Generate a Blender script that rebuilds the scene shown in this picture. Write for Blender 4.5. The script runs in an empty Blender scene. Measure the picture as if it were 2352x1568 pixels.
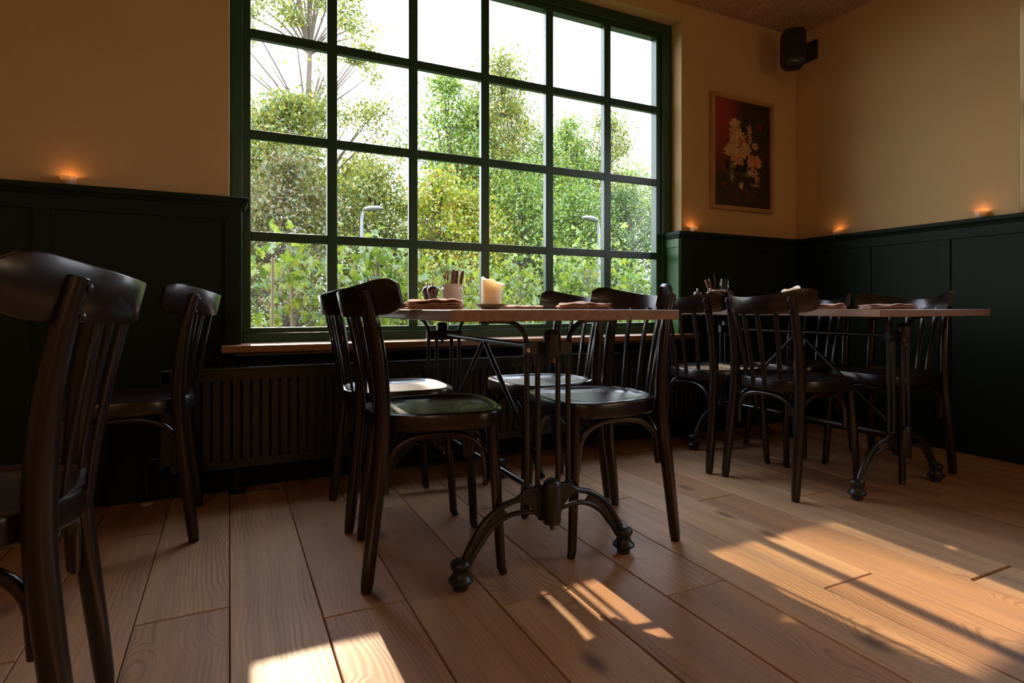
import bpy, math, random
import numpy as np
from mathutils import Vector, Matrix, noise
R = math.radians
PI = math.pi
rnd = random.Random(7)
S = bpy.context.scene
COL = S.collection

# ------------------------------------------------------------------ camera, sky, sun, exposure
EYE = .765
cd = bpy.data.cameras.new('camera'); cam = bpy.data.objects.new('camera', cd); COL.objects.link(cam)
cam.location = (0, 0, EYE); cam.rotation_euler = (PI/2, 0, -R(26.0))
cd.sensor_width = 36; cd.lens = 1330/2352*36; cd.shift_y = -77/2352; cd.clip_start = .02; cd.clip_end = 300
S.camera = cam
SUN = Vector((.030, 1.0936, .5315)).normalized()
w = bpy.data.worlds.new('sky'); S.world = w; w.use_nodes = True
nt = w.node_tree; nt.nodes.clear()
wo = nt.nodes.new('ShaderNodeOutputWorld'); bg = nt.nodes.new('ShaderNodeBackground')
tc = nt.nodes.new('ShaderNodeTexCoord'); sp = nt.nodes.new('ShaderNodeSeparateXYZ'); cr = nt.nodes.new('ShaderNodeValToRGB')
nt.links.new(tc.outputs['Generated'], sp.inputs[0]); nt.links.new(sp.outputs['Z'], cr.inputs[0])
cr.color_ramp.elements[0].position = 0; cr.color_ramp.elements[0].color = (.93, .95, 1, 1)
cr.color_ramp.elements[1].position = .9; cr.color_ramp.elements[1].color = (.62, .75, 1, 1)
nt.links.new(cr.outputs[0], bg.inputs[0]); nt.links.new(bg.outputs[0], wo.inputs[0])
bg.inputs[1].default_value = 8.5
sl = bpy.data.lights.new('sun', 'SUN'); so = bpy.data.objects.new('sun', sl); COL.objects.link(so)
sl.energy = 11.5; sl.angle = R(.8); sl.color = (1, .80, .56)
so.rotation_euler = SUN.to_track_quat('Z', 'Y').to_euler(); so.location = (1, 12, 8)
# warm dimmed lamps in the part of the room behind the camera
for i, (x, y, z, e, q) in enumerate([(-.9, -3.2, 2.2, 20, .14), (-1.6, -1.2, 2.2, 13, .14), (2.9, -1.7, 1.25, 17, .35)]):
    pl = bpy.data.lights.new('room_lamp', 'POINT'); po = bpy.data.objects.new('room_lamp', pl); COL.objects.link(po)
    pl.energy = e; pl.shadow_soft_size = q; pl.color = (1, .75, .48); po.location = (x, y, z)
S.view_settings.view_transform = 'Standard'; S.view_settings.look = 'None'
S.view_settings.exposure = 0; S.view_settings.gamma = 1; S.view_settings.use_curve_mapping = False
S.cycles.use_denoising = True; S.cycles.max_bounces = 10; S.cycles.diffuse_bounces = 5
S.cycles.transparent_max_bounces = 24; S.cycles.sample_clamp_indirect = 6
S.cycles.caustics_reflective = False; S.cycles.caustics_refractive = False

# ------------------------------------------------------------------ materials
def mat(name, col, rough=.5, metal=0, spec=.5, coat=0, bump=0, bscale=60, var=0, vscale=8, stretch=None, col2=None, sss=0, emit=None, es=0, trans=0):
    m = bpy.data.materials.new(name); m.use_nodes = True; n = m.node_tree; b = n.nodes['Principled BSDF']
    b.inputs['Base Color'].default_value = (*col, 1); b.inputs['Roughness'].default_value = rough
    b.inputs['Metallic'].default_value = metal; b.inputs['Specular IOR Level'].default_value = spec
    b.inputs['Coat Weight'].default_value = coat; b.inputs['Coat Roughness'].default_value = .12
    b.inputs['Transmission Weight'].default_value = trans
    if sss:
        b.inputs['Subsurface Weight'].default_value = sss; b.inputs['Subsurface Radius'].default_value = (1, .62, .38); b.inputs['Subsurface Scale'].default_value = .05
    if emit:
        b.inputs['Emission Color'].default_value = (*emit, 1); b.inputs['Emission Strength'].default_value = es
    if var or bump:
        tc = n.nodes.new('ShaderNodeTexCoord'); mp = n.nodes.new('ShaderNodeMapping')
        n.links.new(tc.outputs['Object'], mp.inputs[0])
        if stretch: mp.inputs['Scale'].default_value = stretch
    if var:
        ns = n.nodes.new('ShaderNodeTexNoise'); ns.inputs['Scale'].default_value = vscale; ns.inputs['Detail'].default_value = 6
        n.links.new(mp.outputs[0], ns.inputs[0])
        c2 = col2 or tuple(c*(1-var) for c in col)
        mx = n.nodes.new('ShaderNodeMix'); mx.data_type = 'RGBA'
        mx.inputs[6].default_value = (*c2, 1); mx.inputs[7].default_value = (*col, 1)
        rp = n.nodes.new('ShaderNodeMapRange'); rp.inputs[1].default_value = .35; rp.inputs[2].default_value = .65
        n.links.new(ns.outputs[0], rp.inputs[0]); n.links.new(rp.outputs[0], mx.inputs[0]); n.links.new(mx.outputs[2], b.inputs['Base Color'])
    if bump:
        ns = n.nodes.new('ShaderNodeTexNoise'); ns.inputs['Scale'].default_value = bscale; ns.inputs['Detail'].default_value = 5
        n.links.new(mp.outputs[0], ns.inputs[0]); bp = n.nodes.new('ShaderNodeBump'); bp.inputs['Strength'].default_value = bump
        bp.inputs['Distance'].default_value = .01; n.links.new(ns.outputs[0], bp.inputs['Height']); n.links.new(bp.outputs[0], b.inputs['Normal'])
    return m

M = {}
M['wall'] = mat('cream_plaster', (.60, .41, .19), .85, bump=.12, bscale=90, var=.05, vscale=2)
M['wall_light'] = mat('pale_plaster', (.85, .66, .32), .8)
M['ceil'] = mat('wood_wool', (.66, .43, .25), .95, bump=1.0, bscale=120, var=.5, vscale=110)
M['green'] = mat('dark_green_paint', (.010, .019, .009), .60, spec=.18, bump=.05, bscale=40)
M['reveal'] = mat('skylit_green_paint', (.030, .105, .024), .40, spec=.3)  # wainscot green with the sky light on the reveal baked into the colour
M['winpaint'] = mat('bottle_green_paint', (.017, .060, .026), .30, spec=.5, bump=.08, bscale=70)
M['rad'] = mat('radiator_enamel', (.009, .012, .008), .30, spec=.5)
M['dark'] = mat('dark_chair_wood', (.016, .0080, .0068), .28, spec=.5, coat=.22, var=.35, vscale=14, stretch=(3, 3, .6))
M['dark_seat'] = mat('dark_polished_seat', (.022, .012, .010), .36, spec=.7, coat=.25)
M['cane'] = mat('embossed_seat', (.085, .045, .025), .42, bump=1, bscale=140, var=.85, vscale=90)
M['iron'] = mat('black_iron', (.016, .017, .018), .40, metal=.0, spec=.6, bump=.1, bscale=80)
M['steel'] = mat('worn_steel', (.20, .20, .20), .28, metal=1)
M['brass'] = mat('brass', (.5, .33, .12), .3, metal=1)
M['oak'] = mat('oiled_oak', (.36, .215, .135), .42, spec=.4, coat=.15, var=.35, vscale=7, stretch=(8, .7, 8), bump=.1, bscale=60)
M['sill'] = mat('pine_sill', (.45, .23, .105), .40, coat=.2, var=.25, vscale=6, stretch=(.6, 8, 8))
M['tile'] = mat('grey_slate', (.16, .13, .12), .6)
M['napkin'] = mat('dusty_pink_linen', (.74, .50, .42), .95, bump=.4, bscale=500, spec=.1)
M['ceramic'] = mat('cream_ceramic', (.60, .55, .49), .18, coat=.6)
M['saucer'] = mat('sage_saucer', (.42, .40, .25), .3, coat=.3)
M['wax'] = mat('ivory_wax', (.95, .82, .66), .45, sss=.5)
M['mill'] = mat('dark_walnut', (.055, .026, .016), .3, coat=.4)
M['chrome'] = mat('chrome', (.75, .75, .75), .12, metal=1)
M['fork'] = mat('gilded_steel', (.34, .23, .10), .30, metal=1)
M['handle'] = mat('red_brown_handle', (.13, .022, .014), .28, coat=.5)
M['black'] = mat('black_plastic', (.012, .013, .014), .5)
M['badge'] = mat('grey_badge', (.4, .4, .38), .4)
M['frame'] = mat('gilt_wood_frame', (.50, .27, .10), .45, var=.2, vscale=5)
M['tealight_flame'] = mat('tealight_flame', (1, .5, .1), 1, emit=(1, .42, .10), es=40)
M['flame'] = mat('flame', (1, .5, .1), 1, emit=(1, .40, .09), es=6)
M['bark'] = mat('bark', (.16, .125, .09), .9, bump=.8, bscale=30, var=.5, vscale=12, stretch=(4, 4, 1))
M['barkd'] = mat('dark_bark', (.07, .06, .05), .9)
M['grass'] = mat('ground_grass', (.10, .13, .05), .95, var=.6, vscale=3, bump=.5, bscale=9)
M['lampgrey'] = mat('lamp_grey', (.16, .17, .17), .5)
M['stake'] = mat('weathered_stake', (.20, .165, .13), .8)
M['dabcream'] = mat('cream_paint_dabs', (.70, .40, .17), .6)
M['dabpeach'] = mat('peach_paint_dabs', (.66, .25, .12), .6)
M['dabgreen'] = mat('moss_paint_dabs', (.28, .27, .10), .6)
M['dabdark'] = mat('black_paint_dabs', (.012, .012, .010), .6)
M['dabred'] = mat('red_paint_dabs', (.30, .03, .02), .6)

def glass(name, tint, refl):
    m = bpy.data.materials.new(name); m.use_nodes = True; n = m.node_tree; n.nodes.clear()
    o = n.nodes.new('ShaderNodeOutputMaterial'); t = n.nodes.new('ShaderNodeBsdfTransparent'); g = n.nodes.new('ShaderNodeBsdfGlossy')
    x = n.nodes.new('ShaderNodeMixShader'); lw = n.nodes.new('ShaderNodeFresnel'); lw.inputs[0].default_value = refl
    t.inputs[0].default_value = (*tint, 1); g.inputs['Roughness'].default_value = .02
    n.links.new(lw.outputs[0], x.inputs[0]); n.links.new(t.outputs[0], x.inputs[1]); n.links.new(g.outputs[0], x.inputs[2]); n.links.new(x.outputs[0], o.inputs[0])
    return m
M['pane'] = glass('window_glass', (.96, .97, .96), 1.25)
M['glass'] = glass('clear_glass', (.86, .86, .84), 1.5)

def leafmat(name, cols, tr=.5):
    m = bpy.data.materials.new(name); m.use_nodes = True; n = m.node_tree; n.nodes.clear()
    o = n.nodes.new('ShaderNodeOutputMaterial'); d = n.nodes.new('ShaderNodeBsdfDiffuse'); t = n.nodes.new('ShaderNodeBsdfTranslucent')
    gl = n.nodes.new('ShaderNodeBsdfGlossy'); gl.inputs['Roughness'].default_value = .35; gl.inputs[0].default_value = (.75, .85, .9, 1)
    x = n.nodes.new('ShaderNodeMixShader'); x.inputs[0].default_value = tr; x2 = n.nodes.new('ShaderNodeMixShader'); x2.inputs[0].default_value = .05
    g = n.nodes.new('ShaderNodeNewGeometry'); r = n.nodes.new('ShaderNodeValToRGB'); r.color_ramp.interpolation = 'LINEAR'
    for i, c in enumerate(cols):
        e = r.color_ramp.elements[i] if i < 2 else r.color_ramp.elements.new(1)
        e.position = i/(len(cols)-1)
    for i, c in enumerate(cols): r.color_ramp.elements[i].position = i/(len(cols)-1); r.color_ramp.elements[i].color = (*c, 1)
    n.links.new(g.outputs['Random Per Island'], r.inputs[0]); n.links.new(r.outputs[0], d.inputs[0]); n.links.new(r.outputs[0], t.inputs[0])
    n.links.new(d.outputs[0], x.inputs[1]); n.links.new(t.outputs[0], x.inputs[2]); n.links.new(x.outputs[0], x2.inputs[1]); n.links.new(gl.outputs[0], x2.inputs[2]); n.links.new(x2.outputs[0], o.inputs[0])
    return m
LEAF = {
 'fig': leafmat('fresh_green_leaves', [(0.064, 0.118, 0.018), (0.137, 0.216, 0.021), (0.255, 0.309, 0.031), (0.164, 0.210, 0.073)], .5),
 'olive': leafmat('olive_gold_leaves', [(0.065, 0.098, 0.019), (0.143, 0.189, 0.026), (0.312, 0.312, 0.033), (0.156, 0.130, 0.033)], .5),
 'gold': leafmat('yellow_leaves', [(0.104, 0.169, 0.019), (0.234, 0.325, 0.026), (0.442, 0.390, 0.026), (0.286, 0.169, 0.033)], .5),
 'green': leafmat('green_leaves', [(0.058, 0.109, 0.023), (0.128, 0.233, 0.035), (0.292, 0.366, 0.035), (0.176, 0.233, 0.059)], .5),
 'dark': leafmat('deep_green_leaves', [(0.035, 0.067, 0.019), (0.069, 0.125, 0.026), (0.137, 0.200, 0.041)], .45),
 'rust': leafmat('rust_leaves', [(0.117, 0.085, 0.033), (0.208, 0.150, 0.052), (0.156, 0.169, 0.039), (0.078, 0.111, 0.033)], .45),
}

M['amber'] = leafmat('ribbed_frosted_cup', [(.75, .66, .50), (.75, .66, .50)], .6)

M['dabcream'] = leafmat('cream_paint_dabs', [(.62, .33, .12), (.74, .50, .26), (.50, .22, .08), (.66, .40, .18), (.36, .30, .14)], 0)
M['dabpeach'] = leafmat('peach_paint_dabs', [(.60, .20, .09), (.66, .34, .18), (.46, .10, .05), (.70, .36, .12)], 0)

def floor_mat():
    m = bpy.data.materials.new('oiled_pine_boards'); m.use_nodes = True; n = m.node_tree; L = n.links; N = n.nodes.new
    b = n.nodes['Principled BSDF']; g = N('ShaderNodeNewGeometry'); tc = N('ShaderNodeTexCoord')
    off = N('ShaderNodeVectorMath'); off.operation = 'SCALE'; off.inputs[0].default_value = (17, 53, 5); L.new(g.outputs['Random Per Island'], off.inputs['Scale'])
    ad = N('ShaderNodeVectorMath'); ad.operation = 'ADD'; L.new(tc.outputs['Object'], ad.inputs[0]); L.new(off.outputs[0], ad.inputs[1])
    # low frequency warp makes the grain wander round knots
    mw = N('ShaderNodeMapping'); mw.inputs['Scale'].default_value = (5, 1.6, 1); L.new(ad.outputs[0], mw.inputs[0])
    wn = N('ShaderNodeTexNoise'); wn.inputs['Scale'].default_value = 1.0; wn.inputs['Detail'].default_value = 2; L.new(mw.outputs[0], wn.inputs[0])
    # knots
    mk = N('ShaderNodeMapping'); mk.inputs['Scale'].default_value = (5.5, 2.6, 0); L.new(ad.outputs[0], mk.inputs[0])
    vo = N('ShaderNodeTexVoronoi'); vo.inputs['Scale'].default_value = 1; vo.inputs['Randomness'].default_value = 1; L.new(mk.outputs[0], vo.inputs[0])
    kn = N('ShaderNodeMapRange'); kn.inputs[1].default_value = .05; kn.inputs[2].default_value = .16; kn.inputs[3].default_value = 1; kn.inputs[4].default_value = 0; L.new(vo.outputs['Distance'], kn.inputs[0])
    kw = N('ShaderNodeMapRange'); kw.inputs[1].default_value = .02; kw.inputs[2].default_value = .42; kw.inputs[3].default_value = .10; kw.inputs[4].default_value = 0; L.new(vo.outputs['Distance'], kw.inputs[0])
    # rings: x + warp
    sx = N('ShaderNodeSeparateXYZ'); L.new(ad.outputs[0], sx.inputs[0])
    w1 = N('ShaderNodeMath'); w1.operation = 'MULTIPLY_ADD'; w1.inputs[1].default_value = .14; L.new(wn.outputs[0], w1.inputs[0]); L.new(sx.outputs['X'], w1.inputs[2])
    w2 = N('ShaderNodeMath'); w2.operation = 'ADD'; L.new(w1.outputs[0], w2.inputs[0]); L.new(kw.outputs[0], w2.inputs[1])
    cx = N('ShaderNodeCombineXYZ'); L.new(w2.outputs[0], cx.inputs[0])
    wv = N('ShaderNodeTexWave'); wv.wave_type = 'BANDS'; wv.bands_direction = 'X'; wv.inputs['Scale'].default_value = 23; wv.inputs['Distortion'].default_value = 0
    L.new(cx.outputs[0], wv.inputs[0])
    mf = N('ShaderNodeMapping'); mf.inputs['Scale'].default_value = (160, 3, 1); L.new(ad.outputs[0], mf.inputs[0])
    fn = N('ShaderNodeTexNoise'); fn.inputs['Scale'].default_value = 1; fn.inputs['Detail'].default_value = 4; L.new(mf.outputs[0], fn.inputs[0])
    ms = N('ShaderNodeMapping'); ms.inputs['Scale'].default_value = (22, 1.1, 1); L.new(ad.outputs[0], ms.inputs[0])
    sn = N('ShaderNodeTexNoise'); sn.inputs['Scale'].default_value = 1; sn.inputs['Detail'].default_value = 3; L.new(ms.outputs[0], sn.inputs[0])
    base = N('ShaderNodeValToRGB'); base.color_ramp.elements[0].color = (.46, .23, .105, 1); base.color_ramp.elements[1].color = (.64, .38, .19, 1)
    L.new(g.outputs['Random Per Island'], base.inputs[0])
    def mixc(fac, a, colr, blend='MIX'):
        x = N('ShaderNodeMix'); x.data_type = 'RGBA'; x.blend_type = blend; L.new(a, x.inputs[6]); x.inputs[7].default_value = (*colr, 1); L.new(fac, x.inputs[0]); return x.outputs[2]
    def scale(o, k, lo=0, hi=1):
        r = N('ShaderNodeMapRange'); r.inputs[1].default_value = lo; r.inputs[2].default_value = hi; r.inputs[4].default_value = k; L.new(o, r.inputs[0]); return r.outputs[0]
    c = mixc(scale(sn.outputs[0], .55, .4, .75), base.outputs[0], (.30, .17, .12))
    wm = N('ShaderNodeMath'); wm.operation = 'MULTIPLY'; L.new(scale(wv.outputs[0], .5, .6, 1), wm.inputs[0]); L.new(scale(wn.outputs[0], 1, .48, .62), wm.inputs[1])
    c = mixc(wm.outputs[0], c, (.24, .10, .045))
    c = mixc(scale(fn.outputs[0], .32, .5, .75), c, (.20, .09, .05))
    c = mixc(scale(kn.outputs[0], .75), c, (.085, .045, .035))
    L.new(c, b.inputs['Base Color'])
    rr = N('ShaderNodeMapRange'); rr.inputs[3].default_value = .40; rr.inputs[4].default_value = .58; L.new(sn.outputs[0], rr.inputs[0]); L.new(rr.outputs[0], b.inputs['Roughness'])
    b.inputs['Specular IOR Level'].default_value = .30
    h = N('ShaderNodeMath'); h.operation = 'MULTIPLY_ADD'; h.inputs[1].default_value = .5; L.new(fn.outputs[0], h.inputs[0]); L.new(wv.outputs[0], h.inputs[2])
    bp = N('ShaderNodeBump'); bp.inputs['Strength'].default_value = .10; bp.inputs['Distance'].default_value = .002; L.new(h.outputs[0], bp.inputs['Height']); L.new(bp.outputs[0], b.inputs['Normal'])
    return m
M['floor'] = floor_mat()

def canvas_mat():
    m = bpy.data.materials.new('painted_canvas'); m.use_nodes = True; n = m.node_tree; L = n.links; N = n.nodes.new; b = n.nodes['Principled BSDF']
    tc = N('ShaderNodeTexCoord'); v = N('ShaderNodeVectorMath'); v.operation = 'DISTANCE'; v.inputs[1].default_value = (-.24, 0, .27)
    ns = N('ShaderNodeTexNoise'); ns.inputs['Scale'].default_value = 9; L.new(tc.outputs['Object'], ns.inputs[0])
    mp = N('ShaderNodeMapping'); mp.inputs['Scale'].default_value = (1, 1, .62); L.new(tc.outputs['Object'], mp.inputs[0])
    v.inputs[1].default_value = (-.26, 0, .17)
    L.new(mp.outputs[0], v.inputs[0])
    a = N('ShaderNodeMath'); a.operation = 'MULTIPLY_ADD'; a.inputs[1].default_value = .12; L.new(ns.outputs[0], a.inputs[0]); L.new(v.outputs['Value'], a.inputs[2])
    r = N('ShaderNodeValToRGB'); e = r.color_ramp.elements; e[0].position = .16; e[0].color = (.34, .03, .016, 1); e[1].position = .34; e[1].color = (.028, .012, .010, 1)
    L.new(a.outputs[0], r.inputs[0])
    n2 = N('ShaderNodeTexNoise'); n2.inputs['Scale'].default_value = 6; n2.inputs['Detail'].default_value = 5; L.new(tc.outputs['Object'], n2.inputs[0])
    rr = N('ShaderNodeMapRange'); rr.inputs[1].default_value = .6; rr.inputs[2].default_value = .75; rr.inputs[4].default_value = .7; L.new(n2.outputs[0], rr.inputs[0])
    x = N('ShaderNodeMix'); x.data_type = 'RGBA'; L.new(rr.outputs[0], x.inputs[0]); L.new(r.outputs[0], x.inputs[6]); x.inputs[7].default_value = (.16, .03, .018, 1)
    L.new(x.outputs[2], b.inputs['Base Color']); b.inputs['Roughness'].default_value = .5
    return m
M['canvas'] = canvas_mat()

# ------------------------------------------------------------------ mesh helpers
class MB:
    def __init__(s): s.v = []; s.f = []
    def add(s, v, f):
        o = len(s.v); s.v += [tuple(p) for p in v]; s.f += [tuple(i+o for i in q) for q in f]; return s
    def box(s, x0, x1, y0, y1, z0, z1):
        return s.add([(x0,y0,z0),(x1,y0,z0),(x1,y1,z0),(x0,y1,z0),(x0,y0,z1),(x1,y0,z1),(x1,y1,z1),(x0,y1,z1)],
                     [(0,3,2,1),(4,5,6,7),(0,1,5,4),(1,2,6,5),(2,3,7,6),(3,0,4,7)])
    def rings(s, rings, cap=True, closed=True):
        n = len(rings[0]); vs = [p for r in rings for p in r]; fs = []
        for i in range(len(rings)-1):
            for j in range(n if closed else n-1):
                k = (j+1) % n; fs.append((i*n+j, i*n+k, (i+1)*n+k, (i+1)*n+j))
        if cap: fs.append(tuple(range(n-1, -1, -1))); fs.append(tuple((len(rings)-1)*n+j for j in range(n)))
        return s.add(vs, fs)
    def tube(s, pts, r, seg=10, flat=None, up=None):
        """pts list; r float or list; flat=(a,b) section multipliers"""
        P = [Vector(p) for p in pts]; n = len(P); rr = r if isinstance(r, (list, tuple)) else [r]*n
        fa, fb = flat or (1, 1); rings = []; u = Vector(up) if up else None
        for i in range(n):
            t = (P[min(i+1, n-1)]-P[max(i-1, 0)]).normalized()
            if u is None: u = Vector((0, 0, 1)) if abs(t.z) < .9 else Vector((1, 0, 0))
            a = u.cross(t)
            if a.length < 1e-5: a = Vector((1, 0, 0)).cross(t)
            a.normalize(); b = t.cross(a).normalized(); u = b if not up else u
            rings.append([P[i]+(a*math.cos(2*PI*j/seg)*fa+b*math.sin(2*PI*j/seg)*fb)*rr[i] for j in range(seg)])
        return s.rings(rings)
    def lathe(s, prof, c=(0, 0, 0), seg=20, cap=True):
        return s.rings([[(c[0]+r*math.cos(2*PI*j/seg), c[1]+r*math.sin(2*PI*j/seg), c[2]+z) for j in range(seg)] for r, z in prof], cap)
    def xf(s, mtx):
        s.v = [tuple(mtx @ Vector(p)) for p in s.v]; return s
    def join(s, o): return s.add(o.v, o.f)
    def build(s, name, m, parent=None, smooth=True, bevel=0, subs=0, seg=2, loc=None):
        me = bpy.data.meshes.new(name); me.from_pydata(s.v, [], s.f); me.validate(); me.update()
        import bmesh
        bm = bmesh.new(); bm.from_mesh(me); bmesh.ops.recalc_face_normals(bm, faces=bm.faces); bm.to_mesh(me); bm.free()
        if m: me.materials.append(M[m] if isinstance(m, str) else m)
        o = bpy.data.objects.new(name, me); COL.objects.link(o)
        if parent: o.parent = parent
        if loc: o.location = loc
        if smooth:
            me.polygons.foreach_set('use_smooth', [True]*len(me.polygons)); me.set_sharp_from_angle(angle=R(38))
        if bevel:
            b = o.modifiers.new('bevel', 'BEVEL'); b.width = bevel; b.segments = seg; b.limit_method = 'ANGLE'; b.angle_limit = R(38)
        if subs:
            b = o.modifiers.new('subd', 'SUBSURF'); b.levels = subs; b.render_levels = subs
        return o

def tag(o, label=None, cat=None, group=None, kind=None):
    if label: o['label'] = label
    if cat: o['category'] = cat
    if group: o['group'] = group
    if kind: o['kind'] = kind
    return o
def struct(o, label=None): o['kind'] = 'structure'; return tag(o, label)
def empty(name, loc=(0, 0, 0), rz=0):
    o = bpy.data.objects.new(name, None); COL.objects.link(o); o.location = loc; o.rotation_euler = (0, 0, rz); o.empty_display_size = .1; return o
def copy_tree(o, parent=None):
    c = o.copy(); COL.objects.link(c); c.parent = parent
    for ch in list(o.children): copy_tree(ch, c)
    return c
def smooth_path(ctrl, n=6):
    """Catmull-Rom through control points (any dimension)"""
    C = [Vector(c) for c in ctrl]; C = [C[0]*2-C[1]]+C+[C[-1]*2-C[-2]]; out = []
    for i in range(1, len(C)-2):
        p0, p1, p2, p3 = C[i-1:i+3]
        for k in range(n):
            t = k/n; out.append(.5*((2*p1)+(p2-p0)*t+(2*p0-5*p1+4*p2-p3)*t*t+(3*p1-p0-3*p2+p3)*t**3))
    out.append(C[-2]); return out

# ------------------------------------------------------------------ room shell
WY, RX, CZ = 2.735, 3.52, 2.64           # window wall, right wall, ceiling
OX0, OX1, OZ0, OZ1, FY = 0.0, 2.49, .60, 2.53, 2.82
LX, BY = -3.6, -4.2
b = MB()
BW = .2085
joints = {-1: [1.65], -2: [.9, 2.3], -3: [1.6], 0: [.42, 2.62], 1: [1.487], 2: [2.2, .35], 3: [1.35], 4: [2.035, .2], 5: [1.203], 6: [1.895, .3], 7: [1.047, 2.6], 8: [1.738], 9: [.897, 2.5], 10: [1.6], 11: [.7, 2.35], 12: [1.35], 13: [.5, 2.0], 14: [1.1], 15: [1.9], 16: [.9]}
k0 = int(LX//BW)
for k in range(k0, int(RX/BW)+1):
    x0, x1 = k*BW+.0012, (k+1)*BW-.0012
    x1 = min(x1, RX); x0 = max(x0, LX)
    ys = sorted([BY, WY]+joints.get(k, [((k*37) % 23)*.11, ])+[-1.2+((k*13) % 9)*.1, -2.9+((k*7) % 9)*.1])
    for a, c in zip(ys[:-1], ys[1:]):
        if c-a < .05: continue
        g = .0016 if k != 9 else .004
        y0, y1 = a+g, c-g; h = .0022
        b.add([(x0,y0,-.02),(x1,y0,-.02),(x1,y1,-.02),(x0,y1,-.02),(x0,y0,-h),(x1,y0,-h),(x1,y1,-h),(x0,y1,-h),
               (x0+h,y0+h,0),(x1-h,y0+h,0),(x1-h,y1-h,0),(x0+h,y1-h,0)],
              [(0,3,2,1),(0,1,5,4),(1,2,6,5),(2,3,7,6),(3,0,4,7),(4,5,9,8),(5,6,10,9),(6,7,11,10),(7,4,8,11),(8,9,10,11)])
fl = struct(b.build('floor', 'floor', smooth=False))
M['gap'] = mat('board_gap_dirt', (.02, .012, .008), .9)
struct(MB().box(LX-.2, RX+.2, BY-.2, WY+.2, -.12, -.012).build('floor_underlay', 'gap', fl, smooth=False))
b = MB()
b.box(LX, OX0, WY, WY+.24, 0, CZ); b.box(OX1, RX+.2, WY, WY+.24, 0, CZ); b.box(OX0, OX1, WY, WY+.24, 0, OZ0-.02); b.box(OX0, OX1, WY, WY+.24, OZ1, CZ)
struct(b.build('wall_back', 'wall', smooth=False, bevel=.004))
SY0, SY1, SZ0, SZ1 = .25, 1.476, 1.225, 2.36      # a side window just beyond the right edge of the view
struct(MB().box(RX, RX+.2, BY, SY0, 0, CZ).box(RX, RX+.2, SY1, WY, 0, CZ).box(RX, RX+.2, SY0, SY1, 0, SZ0).box(RX, RX+.2, SY0, SY1, SZ1, CZ).build('wall_right', 'wall', smooth=False, bevel=.003))
b = MB()
for (y0, y1, z0, z1) in ((SY0, SY0+.06, SZ0, SZ1), (SY1-.06, SY1, SZ0, SZ1), (SY0, SY1, SZ0, SZ0+.06), (SY0, SY1, SZ1-.06, SZ1), (.836, .876, SZ0, SZ1), (SY0, SY1, 1.77, 1.81)): b.box(RX+.12, RX+.17, y0, y1, z0, z1)
w2 = struct(b.build('window_2', 'winpaint', bevel=.003))
struct(MB().add([(RX+.15, SY0, SZ0), (RX+.15, SY1, SZ0), (RX+.15, SY1, SZ1), (RX+.15, SY0, SZ1)], [(0, 1, 2, 3)]).build('pane', 'pane', w2, smooth=False))
struct(MB().box(LX-.2, LX, BY, WY+.24, 0, CZ).build('wall_left', 'wall', smooth=False))
struct(MB().box(LX-.2, RX+.2, BY-.2, BY, 0, CZ).build('wall_front', 'wall', smooth=False))
struct(MB().box(LX-.2, RX+.2, BY-.2, WY+.24, CZ, CZ+.2).build('ceiling', 'ceil', smooth=False))

# wainscot: recessed panels with stiles, a rounded cap rail
def cap_prof(d):   # (outward distance, height) of the cap rail; d = protrusion
    return [(0, 1.231), (d-.008, 1.231), (d-.002, 1.228), (d, 1.221), (d, 1.213), (d-.004, 1.206), (d-.012, 1.203), (d-.014, 1.196), (d-.020, 1.188), (.02, 1.186), (0, 1.186)]
def cap_run(b, path, outs, d):
    """path: wall points; outs: unit outward directions (mitred)"""
    rings = []
    for (x, y), (ox, oy) in zip(path, outs):
        rings.append([(x+ox*a, y+oy*a, z) for a, z in cap_prof(d)])
    b.rings(rings)
def panel_x(b, x0, x1, y, div):        # faces -Y
    b.box(x0, x1, y+.008, WY, 0, 1.19)
    b.box(x0, x1, y, y+.009, 1.135, 1.19); b.box(x0, x1, y, y+.009, .085, .17)
    for d in div: b.box(max(x0, d-.027), min(x1, d+.027), y, y+.009, .169, 1.136)
b = MB(); PY = 2.70
panel_x(b, LX, .035, PY, [.008, -.63, -1.27, -1.9, -2.5])
b.box(.002, .045, PY+.0005, FY, OZ0+.012, 1.19)
cap_run(b, [(LX, WY), (.04, WY), (.04, FY)], [(0, -1), (.55, -1), (.55, 0)], .055)
struct(b.build('trim_1', 'green', bevel=.002))
b = MB()
panel_x(b, 2.455, 3.49, PY, [2.60, 3.0, 3.44])
cap_run(b, [(2.45, FY), (2.45, WY), (3.50, WY)], [(-.4, 0), (-.4, -1), (-.0, -1)], .055)
t2 = struct(b.build('trim_2', 'green', bevel=.002))
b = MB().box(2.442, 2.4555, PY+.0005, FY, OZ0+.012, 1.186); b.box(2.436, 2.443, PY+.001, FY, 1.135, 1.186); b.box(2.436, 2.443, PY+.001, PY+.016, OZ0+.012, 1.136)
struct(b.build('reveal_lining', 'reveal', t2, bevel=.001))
struct(MB().box(2.455, 2.49, PY+.005, FY, OZ0+.012, 1.19).build('lining_core', 'green', t2))
b = MB(); PX = 3.485
b.box(PX+.008, RX, BY, WY, 0, 1.19); b.box(PX, PX+.009, BY, PY, 1.135, 1.19); b.box(PX, PX+.009, BY, PY, .085, .17)
for i in range(14): y = 2.225-.43*i; b.box(PX, PX+.009, y-.027, y+.027, .169, 1.136)
cap_run(b, [(RX, WY), (RX, BY)], [(-1, -1), (-1, 0)], .055)
struct(b.build('trim_3', 'green', bevel=.002))
struct(MB().box(PX-.012, PX+.01, BY, PY-.01, 0, .088).build('baseboard_right', 'green', bevel=.003))
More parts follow.
